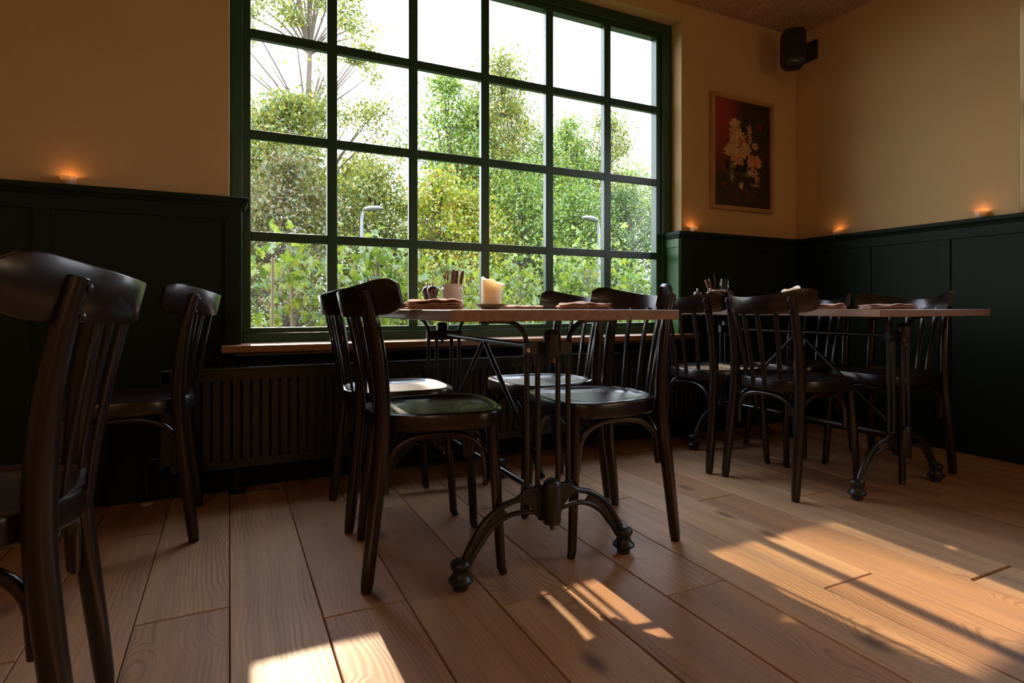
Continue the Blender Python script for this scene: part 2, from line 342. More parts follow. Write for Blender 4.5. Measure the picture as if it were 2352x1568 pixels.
b = MB(); b.box(LX, .03, PY-.012, PY+.01, 0, .088); b.box(2.46, PX-.01, PY-.012, PY+.01, 0, .088)
struct(b.build('baseboard_back', 'green', bevel=.003))
struct(MB().box(.0, 2.49, WY-.008, WY, 0, .565).build('trim_5', 'green', smooth=False))

# ------------------------------------------------------------------ window
b = MB()
GX0, GX1, GZ0, GZ1 = .085, 2.378, .676, 2.437
yi, yo = FY, FY+.075
for (x0, x1, z0, z1) in ((OX0, .052, OZ0, OZ1), (2.412, OX1, OZ0, OZ1), (.052, 2.412, OZ0, .653), (.052, 2.412, 2.468, OZ1)):
    b.box(x0, x1, yi, yo, z0, z1)
for (x0, x1, z0, z1) in ((.050, GX0, .652, 2.47), (GX1, 2.414, .652, 2.47), (GX0, GX1, .652, GZ0), (GX0, GX1, GZ1, 2.47)):
    b.box(x0, x1, yi+.012, yo-.008, z0, z1)
wf = struct(b.build('window_1', 'winpaint', bevel=.003))
b = MB(); MX = [.436+.3935*i for i in range(5)]; MZ = [1.086, 1.541, 1.992]
for x in MX:
    b.box(x-.0145, x+.0145, yi+.010, yi+.062, GZ0, GZ1); b.box(x-.0235, x+.0235, yi+.0095, yi+.030, GZ0, GZ1)
for z in MZ:
    b.box(GX0, GX1, yi+.011, yi+.061, z-.0135, z+.0135); b.box(GX0, GX1, yi+.0105, yi+.029, z-.021, z+.021)
struct(b.build('glazing_bars', 'winpaint', wf, bevel=.003))
b = MB(); b.add([(GX0, yi+.046, GZ0), (GX1, yi+.046, GZ0), (GX1, yi+.046, GZ1), (GX0, yi+.046, GZ1)], [(0, 1, 2, 3)])
struct(b.build('pane', 'pane', wf, smooth=False))
b = MB(); b.box(-.03, 2.52, 2.61, FY, .582, .610)
sb = struct(b.build('window_sill', 'sill', wf, bevel=.003))
b = MB()
x = .02
while x < 2.48: b.box(x, min(x+.297, 2.50), 2.645, WY+.02, .566, .582); x += .30
struct(b.build('under_sill_tiles', 'tile', wf, bevel=.001))

# ------------------------------------------------------------------ radiator
rt = empty('radiator', (1.22, 2.65, 0))
tag(rt, 'long low dark green panel radiator under the wooden window sill', 'radiator')
x0, x1, z0, z1, yf, yb = -1.455, 1.44, .120, .525, -.072, .035
b = MB(); seg = 92; top = []; prof = []
n = 0; x = x0+.03; xs = []
while x < x1-.03:
    xs += [(x, yf), (x+.0285, yf), (x+.030, yf+.005), (x+.0345, yf+.005)]; x += .036
xs.append((x1-.03, yf))
ringa = [(px, py, z0+.035) for px, py in xs]; ringb = [(px, py, z1-.05) for px, py in xs]
b.rings([ringa, ringb], cap=False, closed=False)
b.box(x0, x1, yf, yf+.006, z0, z0+.036); b.box(x0, x1, yf, yf+.006, z1-.052, z1-.004); b.box(x0, x0+.031, yf, yf+.006, z0, z1-.004); b.box(x1-.031, x1, yf, yf+.006, z0, z1-.004)
b.box(x0+.01, x1-.01, yf+.012, yb-.02, z0+.01, z1-.02)
b.build('front_panel', 'rad', rt, bevel=.003)
b = MB(); b.box(x0, x1, yf-.001, yf+.008, z1-.010, z1); b.box(x0, x1, yb-.008, yb, z1-.010, z1)
x = x0
while x < x1: b.box(x, x+.006, yf, yb, z1-.006, z1-.001); x += .016
b.build('top_grille', 'rad', rt, bevel=.0022, seg=3)
M['radedge'] = mat('glossy_radiator_edge', (.02, .027, .018), .16, spec=.8)
MB().tube([(x0, yf+.002, z1-.004), (x1, yf+.002, z1-.004)], .0060, 16).build('rolled_edge', 'radedge', rt)
for xx in (x0-.002, x1-.001):
    MB().box(xx, xx+.003, yf, yb, z0, z1-.001).build('side_cover', 'rad', rt)
for xx in (x0+.25, x0+1.4, x1-.25): MB().box(xx, xx+.03, 0, .03, 0, z0+.02).box(xx-.015, xx+.045, -.02, .035, 0, .006).build('foot_bracket', 'rad', rt)
pt = empty('heating_pipe', (-.29, 2.655, 0)); tag(pt, 'thin dark heating pipe rising from the floor at the left end of the radiator', 'pipe')
MB().tube(smooth_path([(0, 0, 0), (0, 0, .10), (0, 0, .15), (.02, 0, .17), (.05, 0, .17)]), .0075).build('pipe', 'rad', pt)
MB().lathe([(.022, 0), (.022, .006), (.012, .010)]).build('floor_collar', 'ceramic', pt)

# ------------------------------------------------------------------ bentwood chair
def seat_outline(ins=0, n=44):
    pts = []
    for i in range(n):
        a = 2*PI*i/n; c, s = math.cos(a), math.sin(a)
        e = .55 if c > 0 else .80
        x = math.copysign(abs(c)**e, c); y = math.copysign(abs(s)**(.62 if c > 0 else .72), s)
        xx = .008+(x*.205 if x > 0 else x*.20); wd = .178+.028*(x*.5+.5)
        pts.append((xx*(1-ins/.2)+.0, y*wd*(1-ins/.2)))
    return pts
def make_chair(seat_mat='dark_seat'):
    t = empty('bentwood_chair')
    H = .47; b = MB(); prof = [(0.006, H-.050), (0, H-.044), (0, H-.010), (.0025, H-.003), (.008, H), (.020, H), (.026, H-.003), (.032, H-.008)]
    b.rings([[(x, y, z) for x, y in seat_outline(i)] for i, z in prof[:6]], cap=False)
    b.add([(x, y, H-.050) for x, y in seat_outline(.006)], [tuple(range(44))])
    b.build('seat', 'dark', t)
    b = MB(); b.rings([[(x, y, z) for x, y in seat_outline(i)] for i, z in prof[5:]]+[[(x, y, H-.011) for x, y in seat_outline(.10)]], cap=False)
    b.add([(x, y, H-.011) for x, y in seat_outline(.10)], [tuple(range(44))])
    b.build('seat_panel', seat_mat, t)
    for s in (-1, 1):
        p = smooth_path([(-.195, .187*s, 0), (-.178, .183*s, .16), (-.158, .177*s, .34), (-.150, .172*s, .47), (-.158, .170*s, .62), (-.176, .168*s, .73), (-.196, .166*s, .812)])
        n = len(p); r = [.0170+.0045*math.sin(PI*min(1, q.z/.94))-.0035*max(0, (q.z-.5)/.3) for q in p]
        r[0] *= .86; MB().tube(p, r, 14).build('leg', 'dark', t, bevel=.002)
        p = [(.190, .185*s, 0), (.183, .180*s, .02), (.170, .170*s, .26), (.160, .160*s, .435)]
        MB().tube(p, [.0115, .0135, .0165, .0165], 12).build('leg', 'dark', t, bevel=.002)
    # crest rail: bowed board leaning back with rounded ends
    xm = -.258; W2 = .226; nu = 40; b = MB(); rings = []
    for i in range(nu+1):
        u = -1+2*i/nu; a = abs(u)
        y = W2*u*(1-.02*a*a); bow = .150*a**2.1; sl = .150*2.1*a**1.1*(1 if u >= 0 else -1)/W2
        nx, ny = 1/math.hypot(1, sl), -sl/math.hypot(1, sl)
        hh = .037+.013*min(1, a/.85)**1.6; e = max(0, (a-.84)/.16); k = math.sqrt(max(0.0, 1-e*e)) if e < 1 else 0
        k = .62+.38*k
        zc = .773+.19*bow; th = .0075
        ring = []
        for (q, d) in ((-1, -.8), (-.93, -1), (0, -1), (.93, -1), (1, -.8), (1, .8), (.93, 1), (0, 1), (-.93, 1), (-1, .8)):
            dz = q*hh*k*(1.0 if q > 0 else .92)
            ring.append((xm+bow-.22*dz+nx*th*d, y+ny*th*d, zc+dz))
        rings.append(ring)
    b.rings(rings); b.build('backrest', 'dark', t)
    for y in (-.108, -.037, .037, .108):
        u = abs(y/W2); xt = xm+.150*u**2.1; yb_ = y*.80; xb = -.188+.045*(abs(yb_)/.11)**2
        p = smooth_path([(xt+.010, y, .765), (xt*.62+xb*.38+.009, y*.93, .64), (xt*.25+xb*.75+.004, y*.84, .52), (xb-.003, yb_, .427)], 5)
        MB().tube(p, [.0140-.0025*i/(len(p)-1) for i in range(len(p))], 10, flat=(1, .42), up=(1, 0, 0)).build('slat', 'dark', t)
    def arch(p0, p1, z0, z1, name='arch'):
        a, c = Vector(p0), Vector(p1); pts = []
        N_ = 18
        for i in range(N_+1):
            q = PI*i/N_; f = .5-.5*math.copysign(abs(math.cos(q))**.8, math.cos(q)); z = z0+(z1-z0)*math.sin(q)**.75
            m_ = a.lerp(c, f); pts.append((m_.x, m_.y, z))
        d = (c-a).normalized()
        pts = [tuple(Vector(pts[0])-Vector((0, 0, .035)))]+pts+[tuple(Vector(pts[-1])-Vector((0, 0, .035)))]
        MB().tube(pts, [.008]+[.0105]*(len(pts)-2)+[.008], 10).build(name, 'dark', t)
    for s in (-1, 1): arch((-.142, .163*s), (.145, .150*s), .29, .408)
    arch((-.150, -.148), (-.150, .148), .29, .402)
    arch((.152, -.140), (.152, .140), .29, .406)
    for s in (-1, 1):
        for z, x in ((.795, -.208), (.752, -.199)):
            b = MB().lathe([(.0068, 0), (.0062, .003), (.003, .0055)], seg=12); b.xf(Matrix.Translation((x, .166*s, z)) @ Matrix.Rotation(-R(98), 4, 'Y')); b.build('bolt', 'iron', t)
    return t
GN = 'bentwood chairs around the two dining tables'
chairs = [
 # x, y, facing degrees, label
 (.553, 1.722, -9.5, 'dark bentwood chair at the near left side of the closer table, back to the left', 'a'),
 (.563, 2.20, -1, 'dark bentwood chair beside the near left one at the closer table, nearer the window', 'a'),
 (1.140, 1.68, 175.5, 'dark bentwood chair with shiny seat at the near right side of the closer table', 'a'),
 (1.185, 2.13, 180, 'dark bentwood chair by the radiator on the far right side of the closer table', 'a'),
 (2.190, 2.19, -1, 'bentwood chair with a patterned brown embossed seat near the window corner', 'e'),
 (2.210, 1.745, -2, 'dark bentwood chair nearest the camera on the left side of the far table, bolts showing', 'a'),
 (2.812, 1.70, 180, 'dark bentwood chair on the near right side of the far table, by the green wall', 'a'),
 (2.800, 2.17, 180, 'dark bentwood chair in the far right corner, behind the far table', 'a'),
 (-.300, 2.352, 180, 'dark bentwood chair in shadow at left, in front of the radiator end', 'a'),
 (-.408, 1.215, 183.5, 'large foreground bentwood chair cut off by the left edge of the photo', 'a'),
]
proto = make_chair(); first = True
protoe = make_chair('cane')
for x, y, a, lab, kd in chairs:
    if kd == 'e': o = protoe
    elif first: o = proto; first = False
    else: o = copy_tree(proto)
    o.location = (x, y, 0); o.rotation_euler = (0, 0, R(a)); tag(o, lab, 'chair', GN)

# ------------------------------------------------------------------ trestle tables
def make_table(W, name_label, loc):
    t = empty('trestle_table', loc); tag(t, name_label, 'table', 'trestle tables with cast iron frames')
    L0, L1 = -.158, 1.075        # y from the near trestle plane
    MB().box(-W/2, W/2, L0, L1, .731, .760).build('tabletop', 'oak', t, bevel=.0025)
    for yy in (0, .913):
        tr = MB()
        # cast bridge plates
        up_ = MB().box(-.078, .078, yy-.010, yy+.010, .628, .668); tr.box(-.078, .078, yy-.010, yy+.010, .236, .248)
        tr.rings([[(x*sgn if True else 0, yy-.008, z) for x, z in ((.03, .155), (.03, .246), (.074, .246), (.082, .232), (.10, .215), (.072, .205), (.052, .185), (.042, .165))] for sgn in (1,)]+
                 [[(x, yy+.008, z) for x, z in ((.03, .155), (.03, .246), (.074, .246), (.082, .232), (.10, .215), (.072, .205), (.052, .185), (.042, .165))]])
        tr.rings([[(-x, yy-.008, z) for x, z in ((.03, .155), (.03, .246), (.074, .246), (.082, .232), (.10, .215), (.072, .205), (.052, .185), (.042, .165))]]+
                 [[(-x, yy+.008, z) for x, z in ((.03, .155), (.03, .246), (.074, .246), (.082, .232), (.10, .215), (.072, .205), (.052, .185), (.042, .165))]])
        tr.box(-.031, .031, yy-.010, yy+.010, .150, .246)
        for s in (-1, 1):
            for z in (.630, .666): up_.lathe([(.011, -.002), (.013, 0), (.011, .003)], (s*.07, yy, z), 12)
            for z in (.252, .216): tr.lathe([(.010, -.003), (.013, 0), (.010, .003)], (s*(.072 if z > .23 else .095), yy, z), 12)
        frame = empty('trestle'); frame.parent = t; tr.build('leg_plate', 'iron', frame, bevel=.0015); up_.build('bridge_plate', 'iron', frame, bevel=.0015)
        for x in (-.069, -.034, .034, .069):
            MB().tube([(x, yy, .22), (x, yy, .665)], .0078, 12).build('upright', 'iron', frame)
        for z0, z1 in ((.625, .703), (.144, .272)):
            sgn = -1 if yy == 0 else 1
            r = .0260
            MB().lathe([(.006, z0-.018), (.006, z0), (r*.92, z0), (r, z0+.004), (r, z1-.020), (r*.90, z1-.009), (r*.62, z1-.002), (.002, z1)], (0, yy+sgn*.024, 0), 20).build('clamp_barrel', 'iron', frame)
            MB().lathe([(.0045, z0-.020), (.0045, z0-.004)], (0.008, yy+sgn*.024, 0), 8).build('bolt', 'brass', frame)
        for s in (-1, 1):
            # bracket arc up to the top
            p = smooth_path([(s*.069, yy, .655), (s*.072, yy, .675), (s*.086, yy, .702), (s*.112, yy, .722), (s*.15, yy, .7275), (s*.215, yy, .7280)], 6)
            MB().tube(p, [.0085]*len(p), 10, flat=(1, .8)).build('bracket', 'iron', frame)
            # paired leg arcs
            hi = smooth_path([(s*.070, yy, .245), (s*.095, yy, .222), (s*.150, yy, .205), (s*.205, yy, .165), (s*.245, yy, .105), (s*.262, yy, .070)], 6)
            lo = smooth_path([(s*.015, yy, .168), (s*.070, yy, .178), (s*.125, yy, .178), (s*.180, yy, .150), (s*.225, yy, .098), (s*.250, yy, .062)], 6)
            b = MB().tube(hi, [.0075+.004*i/(len(hi)-1) for i in range(len(hi))], 10, flat=(1.1, 1)); b.tube(lo, [.006+.003*i/(len(lo)-1) for i in range(len(lo))], 10, flat=(1.1, 1))
            web = []
            for i in range(12, len(hi)):
                web.append([(hi[i].x, yy-.004, hi[i].z), (hi[i].x, yy+.004, hi[i].z), (lo[i].x, yy+.004, lo[i].z), (lo[i].x, yy-.004, lo[i].z)])
            b.rings(web); b.build('leg', 'iron', frame)
            MB().lathe([(.014, 0), (.021, .002), (.021, .014), (.024, .016), (.0345, .023), (.0345, .028), (.026, .036), (.0215, .046), (.023, .056), (.028, .063), (.0285, .069), (.024, .077), (.014, .082)], (s*.272, yy, 0), 14).build('foot', 'iron', frame, bevel=.001)
    MB().tube([(0, .01, .648), (0, .903, .648)], .0095, 12).build('stretcher', 'iron', t)
    MB().tube([(-.045, .0, .240), (-.045, .913, .240)], .0095, 12).build('stretcher', 'steel', t)
    MB().tube([(0, .470, .642), (0, .03, .262)], .0085, 10).build('brace', 'iron', t)
    MB().tube([(0, .482, .642), (0, .885, .262)], .0085, 10).build('brace', 'iron', t)
    MB().lathe([(.007, 0), (.007, .003), (.002, .005)], seg=10).xf(Matrix.Translation((-.069, -.008, .645)) @ Matrix.Rotation(PI/2, 4, 'X')).build('bolt', 'chrome', t)
    return t
make_table(.712, 'long wooden table on black iron trestles in the middle, carrying the taller candle', (.837, 1.477, 0))
make_table(.752, 'long wooden table on black iron trestles at right, close to the green panelled corner', (2.529, 1.477, 0))

# ------------------------------------------------------------------ table things
TZ = .760
def napkin(x, y, a, lx, ly, label, seed, layers=3):
    t = MB(); r_ = random.Random(seed)
    th = .0064
    for l in range(layers):
        nx, ny = 22, 14; zc = .0035+l*th*1.05; ox, oy = r_.uniform(-.004, .004), r_.uniform(-.004, .004)
        sx = 1-.02*l; rings = []
        for i in range(nx+1):
            u = -1+2*i/nx; ring = []
            m_ = 2*ny
            for j in range(m_):
                if j < ny: v = -1+2*j/(ny-1); sd = 1
                else: v = 1-2*(j-ny)/(ny-1); sd = -1
                edge = min(1, (1-abs(u))*9+.25)*min(1, (1-abs(v))*7+.2)
                wv = noise.noise(Vector((u*2.1+seed, v*1.3, l*.35)))*.0052*(.4+l*.5)+.003*max(0, math.sin(u*3+seed))*l*.5
                z = zc+wv+sd*th*.5*edge
                ring.append((ox+u*lx/2*sx*(1+.02*noise.noise(Vector((v*2, seed, l)))), oy+v*ly/2*sx*(1+.03*noise.noise(Vector((u*2, seed+4, l)))), max(.0004, z)))
            rings.append(ring)
        t.rings(rings)
    o = t.build('napkin', 'napkin'); o.location = (x, y, TZ+.0002); o.rotation_euler = (0, 0, R(a))
    return tag(o, label, 'napkin', 'folded pink napkins on the dining tables')
napkin(.545, 1.63, -26, .165, .11, 'folded dusty pink napkin at the near left corner of the closer table', 1, 4)
napkin(1.018, 1.565, -30, .17, .12, 'folded dusty pink napkin on the closer table in front of the shiny-seated chair', 2, 3)
napkin(1.055, 2.07, -26, .17, .12, 'folded pink napkin half hidden behind the candle saucer on the closer table', 3, 2)
napkin(.585, 2.13, 70, .17, .12, 'folded pink napkin on the closer table, hidden behind the chair back', 4, 3)
napkin(2.305, 1.66, -35, .15, .11, 'folded pink napkin at the left edge of the far table, beside a chair back', 5, 3)
napkin(2.69, 1.62, -35, .20, .13, 'folded pink napkin at the right side of the far table', 6, 3)

def candle(x, y, r, h, label, tilt, seed):
    t = empty('pillar_candle', (x, y, TZ+.0085)); tag(t, label, 'candle', 'pillar candles on the tables')
    n = 36; rings = []
    def rim(a):
        return h*(1-.20*(.5-.5*math.cos(a-tilt)))+.004*math.sin(3*a+seed)
    def ring(rr, zf, lip=0):
        out = []
        for j in range(n):
            a = 2*PI*j/n; q = rr*(1+lip*max(0, math.cos(a-tilt-PI))**6); out.append((q*math.cos(a), q*math.sin(a), zf(a)))
        return out
    rings = [ring(r*.97, lambda a: 0), ring(r, lambda a: .003), ring(r*.99, lambda a: .4*h), ring(r, lambda a: .82*rim(a)), ring(r*1.0, lambda a: rim(a)-.010, .30), ring(r*.99, lambda a: rim(a)-.003, .32), ring(r*.92, lambda a: rim(a), .2),
             ring(r*.80, lambda a: rim(a)-.006), ring(r*.62, lambda a: h*.66), ring(r*.2, lambda a: h*.62)]
    MB().rings(rings).build('wax_body', 'wax', t)
    MB().tube([(0, 0, h*.60), (.001, 0, h*.68), (.003, .001, h*.73)], .0012, 6).build('wick', 'black', t)
    MB().lathe([(.001, h*.70), (.0042, h*.74), (.0036, h*.80), (.0008, h*.88)], (.003, .001, 0), 10).build('flame', 'flame', t)
    pl = bpy.data.lights.new('candle_light', 'POINT'); po = bpy.data.objects.new('candle_light', pl); COL.objects.link(po); po.parent = t; po.location = (.003, 0, h*.80)
    pl.energy = .02; pl.color = (1, .55, .25); pl.shadow_soft_size = .006
def saucer(x, y, r, label):
    b = MB().lathe([(r*.45, 0), (r*.50, .001), (r*.55, .0035), (r*.85, .012), (r, .0185), (r*.99, .0200), (r*.84, .0145), (r*.52, .0075), (r*.2, .007)], seg=32)
    o = b.build('saucer', 'saucer'); o.location = (x, y, TZ); return tag(o, label, 'saucer', 'saucers under the candles')
candle(.865, 1.945, .0375, .109, 'glowing ivory pillar candle with melted lip on the closer table', R(150), 1)
saucer(.865, 1.945, .064, 'small sage coloured saucer under the candle on the closer table')
candle(2.40, 1.89, .038, .100, 'stubby ivory pillar candle on the far table, above a chair back', R(-20), 2)
saucer(2.40, 1.89, .064, 'saucer under the candle on the far table, hidden by the chair back')

def pot(x, y, r, h, label):
    b = MB().lathe([(r*.94, 0), (r*.97, .003), (r*.97, h*.78), (r*1.0, h*.80), (r*.97, h*.83), (r*.99, h*.93), (r*1.05, h*.985), (r*1.05, h), (r*.96, h), (r*.90, h*.9), (r*.90, .008), (.004, .008)], seg=32)
    o = b.build('cutlery_pot', 'ceramic'); o.location = (x, y, TZ); return tag(o, label, 'pot', 'cutlery pots')
pot(.828, 2.262, .0445, .103, 'cream ceramic cutlery pot standing on the closer table beside the mills')
pot(2.36, 2.32, .0455, .103, 'cream ceramic cutlery pot on the far table, mostly hidden by a chair')
def place(o, base, tipdir, roll=0):
    q = Vector(tipdir).normalized().to_track_quat('Z', 'Y'); o.location = base; o.rotation_mode = 'QUATERNION'; o.rotation_quaternion = q @ Matrix.Rotation(roll, 3, 'Z').to_quaternion()
def fork(label, base, d, roll=0):
    t = empty('fork'); tag(t, label, 'fork', 'forks in the cutlery pots'); 
    MB().tube([(0, 0, 0), (0, 0, .05), (0, 0, .10), (0, 0, .118)], [.006, .004, .003, .0045], 8, flat=(1, .4), up=(0, 1, 0)).build('handle', 'fork', t)
    b = MB().tube([(0, 0, .112), (0, .001, .122), (0, .003, .132), (0, .003, .138)], [.004, .0145, .0156, .0150], 12, flat=(1, .12), up=(0, 1, 0))
    for x in (-.0129, -.0043, .0043, .0129): b.tube([(x, .003, .134), (x, .001, .158), (x*.95, -.003, .176)], [.0017, .0015, .0008], 6)
    b.build('tines', 'fork', t); place(t, base, d, roll)
def knife(label, base, d, roll=0, mt='handle'):
    t = empty('steak_knife'); tag(t, label, 'knife', 'wood handled knives in the cutlery pots')
    MB().rings([[(x*s_, y*.55*s_, z) for x, y in ((-1, -1), (1, -1), (1, 1), (-1, 1))] for z, s_ in ((.010, .0015), (.03, .006), (.075, .007))]).build('blade', 'chrome', t)
    b = MB(); rr = []
    for z, wx, ox in ((.072, .0095, 0), (.085, .0105, 0), (.115, .0100, .001), (.140, .0120, .002), (.150, .0120, .003), (.157, .007, .002)):
        rr.append([(ox+wx*math.cos(2*PI*j/12), .0055*math.sin(2*PI*j/12), z) for j in range(12)])
    b.rings(rr).build('handle', mt, t)
    for z in (.095, .125): MB().lathe([(.0022, -.0065), (.0022, .0065)], (0, 0, 0), 8).xf(Matrix.Translation((.001, 0, z)) @ Matrix.Rotation(PI/2, 4, 'X')).build('rivet', 'chrome', t)
    place(t, base, d, roll)
px, py = .828, 2.262
fork('gold toned fork leaning leftmost in the pot on the closer table', (px-.012, py-.012, TZ+.012), (-.17, .10, 1), R(-26))
fork('gold toned fork between the other fork and the knives in the closer pot', (px-.006, py+.010, TZ+.006), (-.07, .04, 1), R(-20))
knife('knife with dark red handle beside the forks in the closer pot', (px-.002, py-.010, TZ+.004), (.02, -.02, 1), R(-26))
knife('knife with dark red handle in the middle of the knives in the closer pot', (px+.010, py, TZ+.004), (.06, -.04, 1), R(-20), 'mill')
knife('knife with red handle standing rightmost in the closer pot', (px+.018, py-.008, TZ+.004), (.14, -.06, 1), R(-30))
px, py = 2.36, 2.32
knife('red handled knife leaning furthest left out of the far pot', (px-.01, py, TZ+.010), (-.40, .12, 1), R(-26))
knife('red handled knife leaning left close behind the outermost one in the far pot', (px, py+.006, TZ+.010), (-.26, .08, 1), R(-26))
fork('gold toned fork standing upright in the far pot', (px-.008, py, TZ+.008), (-.05, .02, 1), R(-26))
t = empty('wine_glass', (2.50, 2.40, TZ)); tag(t, 'small clear stemmed glass behind the far cutlery pot', 'glass')
MB().lathe([(.030, 0), (.030, .001), (.006, .004), (.0035, .010), (.0035, .085)], seg=20).build('stem', 'glass', t)
MB().lathe([(.0035, .085), (.018, .092), (.030, .110), (.033, .130), (.030, .150), (.024, .168)], seg=24, cap=False).build('bowl', 'glass', t)

def mill(x, y, label, first=[None]):
    if first[0] is None:
        t = empty('pepper_mill'); first[0] = t
        MB().lathe([(.0215, 0), (.0225, .003), (.0205, .012), (.0165, .030), (.0150, .040), (.0165, .052), (.0205, .062), (.0215, .066)], seg=24).build('body', 'mill', t)
        MB().lathe([(.0205, .066), (.0225, .069), (.0230, .076), (.0215, .083), (.016, .090), (.006, .094)], seg=24).build('head', 'mill', t)
        MB().lathe([(.003, .093), (.003, .096), (.0055, .099), (.0060, .103), (.0035, .107)], seg=14).build('knob', 'chrome', t)
    else: t = copy_tree(first[0])
    t.location = (x, y, TZ); tag(t, label, 'pepper mill', 'dark wooden mills on the tables')
mill(.722, 2.195, 'dark wooden mill nearest the cutlery pot on the closer table')
mill(.734, 2.30, 'dark wooden mill standing behind its twin on the closer table')
mill(2.222, 2.32, 'dark wooden mill at left of the pair on the far table')
mill(2.262, 2.27, 'dark wooden mill touching the pot at right of the pair on the far table')

# tea light holders on the wainscot cap
def tealight(x, y, label, first=[None]):
    if first[0] is None:
        t = empty('tealight_holder'); first[0] = t
        n = 48; b = MB(); rg = []
        for r, z in ((.020, 0), (.0225, .001), (.0235, .010), (.0240, .031), (.0225, .031), (.0215, .006), (.004, .005)):
            rg.append([((r+(.0010 if j % 2 and .0005 < z < .0305 and r > .0226 else 0))*math.cos(2*PI*j/n), (r+(.0010 if j % 2 and r > .0226 else 0))*math.sin(2*PI*j/n), z) for j in range(n)])
        b.rings(rg).build('ribbed_cup', 'amber', t)
        MB().lathe([(.0185, .006), (.0185, .018), (.016, .018), (.016, .016), (.002, .016)], seg=20).build('candle', 'wax', t)
        MB().lathe([(.0005, .017), (.0032, .021), (.0028, .027), (.0004, .033)], seg=10).build('flame', 'tealight_flame', t)
        pl = bpy.data.lights.new('tealight_flame', 'POINT'); po = bpy.data.objects.new('tealight_flame', pl); COL.objects.link(po); po.parent = t; po.location = (0, 0, .026)
        pl.energy = .24; pl.color = (1, .36, .11); pl.shadow_soft_size = .004
    else: t = copy_tree(first[0])
    t.location = (x, y, 1.2312); tag(t, label, 'tealight', 'ribbed glass tea light holders on the wainscot')
tealight(-.549, 2.707, 'lit ribbed tea light cup on the green ledge left of the window')
tealight(2.565, 2.707, 'lit tea light cup on the green ledge below the painting')
tealight(3.492, 2.416, 'lit tea light cup on the right wall ledge near the room corner')
tealight(3.492, 1.630, 'lit tea light cup on the right wall ledge nearest the camera')

# ------------------------------------------------------------------ painting
t = empty('framed_painting', (2.99, WY, 1.758)); tag(t, 'gilt framed painting of pale abstract flowers on red and black', 'painting')
PW, PH, fw = .276, .366, .026
b = MB()
for (x0, x1, z0, z1) in ((-PW, PW, PH-fw, PH), (-PW, PW, -PH, -PH+fw), (-PW, -PW+fw, -PH+fw, PH-fw), (PW-fw, PW, -PH+fw, PH-fw)): b.box(x0, x1, -.030, 0, z0, z1)
b.build('frame', 'frame', t, bevel=.002)
cv = MB().box(-PW+fw, PW-fw, -.014, -.004, -PH+fw, PH-fw).build('canvas', 'canvas', t, smooth=False)
def dabs(name, m, blobs, seed):
    r_ = random.Random(seed); b = MB()
    for (u, v, su, sv, n, sz, ang) in blobs:          # u,v in 0..1 from the top left
        for _ in range(int(n*1.6)):
            q = r_.gauss(0, .45), r_.gauss(0, .45)
            x = (u+max(-1, min(1, q[0]))*su-.5)*2*(PW-fw); z = (.5-v-max(-1, min(1, q[1]))*sv)*2*(PH-fw)
            if abs(x) > PW-fw-.012 or abs(z) > PH-fw-.012: continue
            a = ang+r_.gauss(0, .6); s1, s2 = sz*r_.uniform(.4, 1.1), sz*r_.uniform(.2, .5); k = r_.randint(6, 9); off = -.0146-r_.random()*.0022
            top_ = [(x+math.cos(a)*s1*math.cos(2*PI*j/k)*r_.uniform(.7, 1.1)-math.sin(a)*s2*math.sin(2*PI*j/k), off, z+math.sin(a)*s1*math.cos(2*PI*j/k)*r_.uniform(.7, 1.1)+math.cos(a)*s2*math.sin(2*PI*j/k)) for j in range(k)]
            b.rings([[(p[0], -.0138, p[2]) for p in top_], top_])
    b.build(name, m, cv, smooth=False)['kind'] = 'stuff'
dabs('cream_brushwork', 'dabcream', [(.36, .22, .09, .05, 60, .016, 1.2), (.40, .32, .13, .07, 90, .018, 1.3), (.34, .42, .12, .06, 70, .018, .9), (.27, .48, .10, .04, 50, .016, .6), (.55, .44, .09, .07, 60, .016, .4), (.72, .40, .06, .03, 24, .012, .7), (.62, .30, .05, .09, 40, .010, 1.8), (.45, .50, .14, .05, 60, .016, 0), (.47, .80, .05, .035, 26, .011, .8), (.68, .66, .12, .03, 36, .011, .3), (.72, .78, .10, .008, 18, .008, -.3)], 3)
dabs('peach_brushwork', 'dabpeach', [(.40, .56, .11, .045, 60, .015, .2), (.70, .56, .13, .065, 110, .015, 1.4), (.70, .53, .15, .03, 30, .012, 0), (.76, .72, .05, .05, 20, .010, 1.5), (.55, .36, .05, .05, 14, .010, 1)], 4)
dabs('moss_brushwork', 'dabgreen', [(.33, .62, .06, .05, 22, .009, 1.3), (.31, .72, .05, .07, 40, .008, 1.2), (.62, .69, .12, .012, 22, .008, .3), (.58, .41, .03, .03, 8, .009, 1)], 5)
dabs('black_brushwork', 'dabdark', [(.54, .27, .05, .025, 26, .012, -.5), (.22, .62, .05, .04, 24, .010, 1.2), (.55, .63, .03, .05, 16, .009, 1.4), (.44, .64, .10, .02, 22, .010, 1.2), (.73, .61, .02, .02, 8, .009, 0)], 6)
dabs('red_brushwork', 'dabred', [(.46, .37, .05, .04, 24, .011, 1.2), (.82, .20, .03, .05, 10, .010, 1.3), (.17, .80, .05, .02, 12, .010, .2), (.16, .62, .05, .07, 16, .008, .8), (.6, .88, .12, .05, 16, .009, 1.1), (.38, .92, .04, .05, 10, .008, 1.5)], 8)

